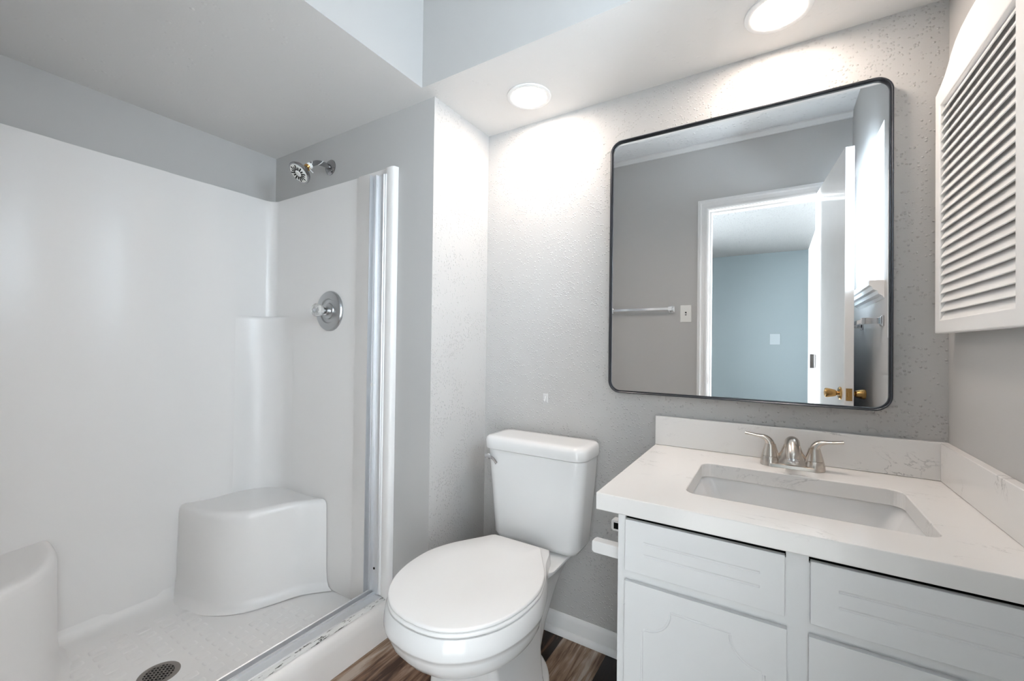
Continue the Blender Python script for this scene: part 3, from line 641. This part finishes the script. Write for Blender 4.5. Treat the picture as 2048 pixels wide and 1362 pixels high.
# faucet
FX, FYc = 0.046, 1.437
FA = empty('faucet', (FX, FYc, CZ), 'brushed nickel two-handle faucet standing behind the white sink', 'faucet')
def stadium(hw, r, z, n=14):
    return [(FX + hw - r + r * math.cos(a), FYc + r * math.sin(a), z) for a in [-PI / 2 + PI * k / n for k in range(n + 1)]] + [(FX - hw + r + r * math.cos(a), FYc + r * math.sin(a), z) for a in [PI / 2 + PI * k / n for k in range(n + 1)]]
bm = bmesh.new(); loft(bm, [stadium(0.0775, 0.027, CZ + 0.0006), stadium(0.0765, 0.026, CZ + 0.004), stadium(0.0755, 0.025, CZ + 0.009), stadium(0.072, 0.021, CZ + 0.011)])
for s in (-1, 1): lathe(bm, (FX + s * 0.052, FYc, CZ + 0.003), (0, 0, 1), [(0, 0.0255), (0.010, 0.0245), (0.022, 0.0222), (0.0235, 0.021)], 32)
# the central web between the posts
wl = []
for hw, hd, z_ in ((0.060, 0.022, 0.006), (0.050, 0.021, 0.014), (0.036, 0.020, 0.026), (0.027, 0.018, 0.042), (0.021, 0.016, 0.058), (0.017, 0.014, 0.068)):
    wl.append([(FX + hw * math.cos(2 * PI * k / 28), FYc + 0.002 + hd * math.sin(2 * PI * k / 28), CZ + z_) for k in range(28)])
loft(bm, wl)
obj('faucet_base', bm, M['nickel'], FA, smooth=0.7)
sp = spline([(FX, FYc + 0.006, CZ + 0.045), (FX, FYc - 0.004, CZ + 0.066), (FX, FYc - 0.028, CZ + 0.0735), (FX, FYc - 0.056, CZ + 0.068), (FX, FYc - 0.078, CZ + 0.052), (FX, FYc - 0.085, CZ + 0.040)], 6)
bm = bmesh.new(); tube(bm, sp, [0.018 + 0.0015 * math.sin(PI * i / (len(sp) - 1)) - 0.0035 * i / (len(sp) - 1) for i in range(len(sp))], 24); obj('spout', bm, M['nickel'], FA, smooth=0.9)
bm = bmesh.new(); dS = (sp[-1] - sp[-2]).normalized(); lathe(bm, sp[-1] - dS * 0.0005, dS, [(0, 0.0125), (0.007, 0.0125), (0.008, 0.010), (0.005, 0.008)], 24); obj('aerator', bm, M['chrome'], FA, smooth=0.6)
for s in (-1, 1):
    hx = FX + s * 0.052
    bm = bmesh.new(); lathe(bm, (hx, FYc, CZ + 0.0272), (0, 0, 1), [(0, 0.0218), (0.010, 0.0195), (0.024, 0.0155), (0.033, 0.0135)], 32)
    pts = spline([(hx, FYc, CZ + 0.054), (hx + s * 0.003, FYc, CZ + 0.066), (hx + s * 0.012, FYc, CZ + 0.0755), (hx + s * 0.026, FYc, CZ + 0.0795), (hx + s * 0.042, FYc - 0.001, CZ + 0.0815), (hx + s * 0.064, FYc - 0.002, CZ + 0.0845)], 6)
    n_ = len(pts); fl_ = []
    for i in range(n_):
        t = i / (n_ - 1); fl_.append((0.0137 * (1 - t) ** 1.2 + 0.0098 * (1 - (1 - t) ** 1.2) if t < .8 else 0.0098 - (t - .8) * 0.012, max(0.0042, 0.0137 - 0.0145 * t)))
    tube(bm, pts, None, 20, flat=fl_, up_hint=(0.0001, 0, 1))
    obj('faucet_handle', bm, M['nickel'], FA, smooth=0.9)

# toilet paper holder on the side of the vanity: two posts, roller missing
TP = empty('toilet_paper_holder', (VL, 1.08, 0.62), 'empty white toilet paper holder posts on the vanity side beside the toilet', 'toilet paper holder')
for k, y_ in enumerate((1.012, 1.160)):
    bm = bmesh.new()
    y0, y1 = y_ - 0.013, y_ + 0.013
    sec = lambda x_, e, dz=0: [(x_, y0 + e, 0.611 + e + dz), (x_, y1 - e, 0.611 + e + dz), (x_, y1 - e, 0.640 - e + dz), (x_, y0 + e, 0.640 - e + dz)]
    loft(bm, [sec(VL - 0.0005, -0.004), sec(VL - 0.006, -0.004), sec(VL - 0.010, 0), sec(VL - 0.078, 0), sec(VL - 0.084, 0.003)])
    p = obj('holder_post', bm, M['louver'], TP, bevel=0.002)
    yi, d = (y1, -1) if k == 0 else (y0, 1)
    bm = bmesh.new(); box(bm, VL - 0.076, VL - 0.058, min(yi - d * .0004, yi + d * 0.0004), max(yi - d * .0004, yi + d * 0.0004), 0.617, 0.634)
    obj('socket', bm, M['black'], p)

# ------------------------------------------------------------------ mirror
MI = empty('mirror', (-0.119, YB, 0.95), 'large rounded rectangular wall mirror with thin dark metal frame above vanity', 'mirror')
MX0, MX1, MZ0, MZ1, MR = -0.5104, 0.2724, 0.9526, 1.8635, 0.042
def mloop(e, y): return [(x_, y, z_) for x_, z_ in rrect(MX0 + e, MX1 - e, MZ0 + e, MZ1 - e, max(MR - e, 0.01), 12)]
bm = bmesh.new(); rows = [[bm.verts.new(p) for p in mloop(e, y)] for e, y in ((0.001, YB - 0.0008), (0, YB - 0.027), (0.0010, YB - 0.028), (0.0034, YB - 0.028), (0.0044, YB - 0.027), (0.0048, YB - 0.0215), (0.0078, YB - 0.0215), (0.0082, YB - 0.0205), (0.0082, YB - 0.0172), (0.0085, YB - 0.0008))]
n_ = len(rows[0])
for a, b in zip(rows, rows[1:] + rows[:1]):
    for i in range(n_): bm.faces.new((a[i], a[(i + 1) % n_], b[(i + 1) % n_], b[i]))
obj('mirror_frame', bm, M['gun'], MI, smooth=0.6)
bm = bmesh.new(); loft(bm, [mloop(0.0086, YB - 0.006), mloop(0.0086, YB - 0.017)]); obj('mirror_glass', bm, M['steel'], MI)

# ------------------------------------------------------------------ louvered cabinet on the right wall
LC = empty('louvered_wall_cabinet', (XR, 1.244, 1.16), 'white louvered cabinet door with arched top on the right wall', 'cabinet')
LY0, LY1, LXF, LXB = 1.016, 1.472, 0.347, 0.366
half = [(1.472, 1.764), (1.455, 1.767), (1.43, 1.774), (1.405, 1.783), (1.383, 1.795), (1.362, 1.811), (1.335, 1.824), (1.30, 1.833), (1.26, 1.8365)]
top = half + [(2.488 - y_, z_) for y_, z_ in half[::-1]]
out = [(LY1, 1.161)] + top + [(LY0, 1.161)]
bm = bmesh.new(); loft(bm, [[(LXB, y_, z_) for y_, z_ in out], [(LXF, y_, z_) for y_, z_ in out]])
door_o = obj('louver_door', bm, M['louver'], LC)
c = bmesh.new(); PY0, PY1, PZ0, PZ1 = 1.054, 1.437, 1.194, 1.725
box(c, LXF - 0.01, LXB + 0.01, PY0, PY1, PZ0, PZ1); boolean(door_o, c)
b = door_o.modifiers.new('bevel', 'BEVEL'); b.width = 0.0025; b.segments = 2; b.limit_method = 'ANGLE'; b.angle_limit = math.radians(50)
bm = bmesh.new(); ns = 24; pitch = (PZ1 - PZ0) / ns
for k in range(ns):
    zc = PZ0 + pitch * (k + 0.5)
    sec = [(LXF + 0.0015, zc - 0.0125), (LXF + 0.003, zc - 0.0140), (LXB - 0.005, zc + 0.0085), (LXB - 0.007, zc + 0.0115)]
    extrude_path(bm, sec, 'y', PY0 + 0.0003, PY1 - 0.0003)
obj('louver_slats', bm, M['louver'], door_o)
obj('back_panel', B(LXB - 0.004 + 0.0042, LXB + 0.004, LY0 + 0.01, LY1 - 0.01, 1.171, 1.755), M['louver'], LC)
obj('cabinet_box', B(LXB + 0.0042, XR - 0.0005, LY0 + 0.015, LY1 - 0.015, 1.176, 1.75), M['louver'], LC)

# ------------------------------------------------------------------ recessed lights
def downlight(x_, y_):
    d = empty('recessed_light', (x_, y_, ZS))
    bm = bmesh.new(); lathe(bm, (x_, y_, ZS - 0.0005), (0, 0, -1), [(0, 0.082), (0.003, 0.0815), (0.0045, 0.079), (0.0045, 0.0665), (0.0035, 0.0645), (0.001, 0.0640)], 56)
    obj('trim_ring', bm, M['trim'], d, smooth=0.7)
    bm = bmesh.new(); lathe(bm, (x_, y_, ZS - 0.0016), (0, 0, -1), [(0, 0.0635), (0.0012, 0.0635), (0.0018, 0.06)], 56); obj('diffuser', bm, M['lamp'], d, smooth=0.7)
    return d
L1 = downlight(-0.774, 1.349)
tag(L1, 'lit recessed ceiling light over the toilet, left of the pair', 'ceiling light', 'recessed soffit lights')
L2 = L1.copy(); COL.objects.link(L2); L2.location.x = 0.006
for ch in list(L1.children):
    cc = ch.copy(); COL.objects.link(cc); cc.parent = L2
tag(L2, 'lit recessed ceiling light over the mirror, right of the pair', 'ceiling light', 'recessed soffit lights')

# ------------------------------------------------------------------ small wall things
def plate(bm, c, nrm, w, h, t, r=0.004):
    """bevelled plate on a wall; nrm '+y','-y'"""
    s = 1 if nrm == '+y' else -1
    loft(bm, [[(c[0] + px, c[1] + s * d, c[2] + pz) for px, pz in rrect(-w / 2 + e, w / 2 - e, -h / 2 + e, h / 2 - e, r, 4)] for e, d in ((0, 0.0004), (0, t * 0.5), (0.003, t))])
HP = empty('wall_hook_plate', (-0.779, YB, 0.905), 'tiny clear plastic hook plate on textured wall above the toilet tank', 'hook')
bm = bmesh.new(); plate(bm, (-0.779, YB, 0.907), '-y', 0.022, 0.036, 0.003, 0.002); obj('hook_plate', bm, M['clear_hook'], HP, smooth=0.5)
bm = bmesh.new(); tube(bm, spline([(-0.779, YB - .003, 0.914), (-0.779, YB - .007, 0.905), (-0.779, YB - .010, 0.897), (-0.779, YB - .014, 0.898), (-0.779, YB - .015, 0.904)], 4), 0.003, 8); obj('hook', bm, M['clear_hook'], HP, smooth=0.8)
bm = bmesh.new(); tube(bm, [(0.234 + 0.011 * math.cos(a), YB - 0.0008, 0.893 + 0.009 * math.sin(a)) for a in [k * PI / 12 - 0.2 for k in range(14)]], 0.0016, 6)
tag(obj('wall_patch', bm, M['wall']), 'small half-round dent in the wall between mirror and backsplash', 'wall dent')

SW = empty('light_switch', (-0.515, YO, 1.35), 'white single light switch plate beside the door casing, seen in the mirror', 'light switch')
bm = bmesh.new(); plate(bm, (-0.515, YO, 1.350), '+y', 0.072, 0.118, 0.005); obj('switch_plate', bm, M['ivory'], SW, smooth=0.5)
bm = bmesh.new(); box(bm, -0.520, -0.510, YO + 0.0055, YO + 0.0056, 1.338, 1.362); obj('toggle_slot', bm, M['black'], SW)
bm = bmesh.new(); loft(bm, [[(-0.5195, YO + .0057, 1.341), (-0.5105, YO + .0057, 1.341), (-0.5105, YO + .0057, 1.352), (-0.5195, YO + .0057, 1.352)], [(-0.519, YO + .017, 1.347), (-0.511, YO + .017, 1.347), (-0.511, YO + .017, 1.353), (-0.519, YO + .017, 1.353)]]); obj('toggle', bm, M['alu'], SW)
WP = bmesh.new(); plate(WP, (0.018, BY, 1.245), '+y', 0.125, 0.155, 0.006)
tag(obj('wall_plate', WP, M['plate_blue'], smooth=0.5), 'pale blank plate on the bedroom wall, seen through the doorway in the mirror', 'wall plate')

def towel_bar(name, pts, nrm, label):
    """square bar between two flared posts; pts are the wall points of the posts"""
    a, b_ = Vector(pts[0]), Vector(pts[1]); nrm = Vector(nrm); ax = (b_ - a).normalized(); upv = Vector((0, 0, 1))
    t = empty(name, (a + b_) / 2, label, 'towel bar')
    for p in (a, b_):
        bm = bmesh.new()
        def sq(c, hw, hh): return [c + ax * hw * i + upv * hh * j for i, j in ((-1, -1), (1, -1), (1, 1), (-1, 1))]
        loft(bm, [sq(p + nrm * 0.0006, 0.020, 0.022), sq(p + nrm * 0.007, 0.020, 0.022), sq(p + nrm * 0.010, 0.014, 0.015), sq(p + nrm * 0.030, 0.010, 0.011), sq(p + nrm * 0.052, 0.0125, 0.0135), sq(p + nrm * 0.072, 0.0125, 0.0135)])
        obj('bar_post', bm, M['chrome'], t, bevel=0.0015)
    bm = bmesh.new(); c0, c1 = a + nrm * 0.061 + ax * 0.0128, b_ + nrm * 0.061 - ax * 0.0128
    def sq2(c): return [c + nrm * 0.0085 * i + upv * 0.0085 * j for i, j in ((-1, -1), (1, -1), (1, 1), (-1, 1))]
    loft(bm, [sq2(c0), sq2(c1)]); obj('bar', bm, M['chrome'], t, bevel=0.001)
    return t
towel_bar('towel_bar', [(-1.045, YO, 1.382), (-0.608, YO, 1.382)], (0, 1, 0), 'chrome towel bar on the door wall beside the switch, seen in the mirror')
towel_bar('towel_bar', [(XR, 0.26, 1.238), (XR, 0.725, 1.238)], (-1, 0, 0), 'chrome towel bar under the window sill, at right edge of mirror')

# ------------------------------------------------------------------ open door
DO = empty('door_1', (0.214, -0.09, 0.0)); DO['kind'] = 'structure'
H0 = Vector((0.214, -0.088, 0)); F0 = Vector((0.276, 0.567, 0)); ax = (F0 - H0).normalized(); nx = Vector((ax.y, -ax.x, 0)); Lw = (F0 - H0).length
def dbox(bm, u0, u1, t0, t1, z0, z1):
    pts = lambda z: [H0 + ax * u + nx * t + Vector((0, 0, z)) for u, t in ((u0, t0), (u1, t0), (u1, t1), (u0, t1))]
    loft(bm, [pts(z0), pts(z1)])
bm = bmesh.new(); dbox(bm, 0, Lw, 0, 0.035, 0.012, 2.048); obj('door_leaf', bm, M['door'], DO, bevel=0.0015)
for sgn, t0 in ((-1, 0.0), (1, 0.035)):
    c = H0 + ax * (Lw - 0.062) + nx * t0 + Vector((0, 0, 0.912)); d = nx * sgn
    bm = bmesh.new(); lathe(bm, c + d * 0.0005, d, [(0, 0.030), (0.004, 0.030), (0.008, 0.026), (0.009, 0.012)], 32); o1 = obj('knob_rose', bm, M['brass'], DO, smooth=0.6)
    bm = bmesh.new()
    k = 0.9 if sgn > 0 else 1
    lathe(bm, c + d * 0.0085, d, [(0, 0.010), (0.008, 0.010), (0.012, 0.015), (0.024, 0.0185), (0.046 * k, 0.0225), (0.052 * k, 0.0215), (0.054 * k, 0.015), (0.052 * k, 0.010)], 32); obj('door_knob', bm, M['brass'], DO, smooth=0.6)
bm = bmesh.new(); dbox(bm, Lw + 0.0003, Lw + 0.0018, 0.006, 0.029, 0.884, 0.940); o = obj('latch_plate', bm, M['brass'], DO)
bm = bmesh.new(); dbox(bm, Lw + 0.0018, Lw + 0.008, 0.011, 0.024, 0.902, 0.922); obj('latch_bolt', bm, M['brass'], DO, bevel=0.002)
for z_ in (1.045,):
    bm = bmesh.new(); c = H0 + Vector((-0.006, 0.002, z_ - 0.042)); lathe(bm, c, (0, 0, 1), [(0, 0.006), (0.084, 0.006)], 16); box(bm, c.x - 0.022, c.x + 0.002, c.y - 0.0002, c.y + 0.002, z_ - 0.042, z_ + 0.042); obj('hinge', bm, M['chrome'], DO)
bm = bmesh.new(); box(bm, DX0 + J + 0.0003, DX0 + J + 0.0018, YO - 0.026, YO - 0.0005, 0.872, 0.940); obj('strike_plate', bm, M['drain'], DO)
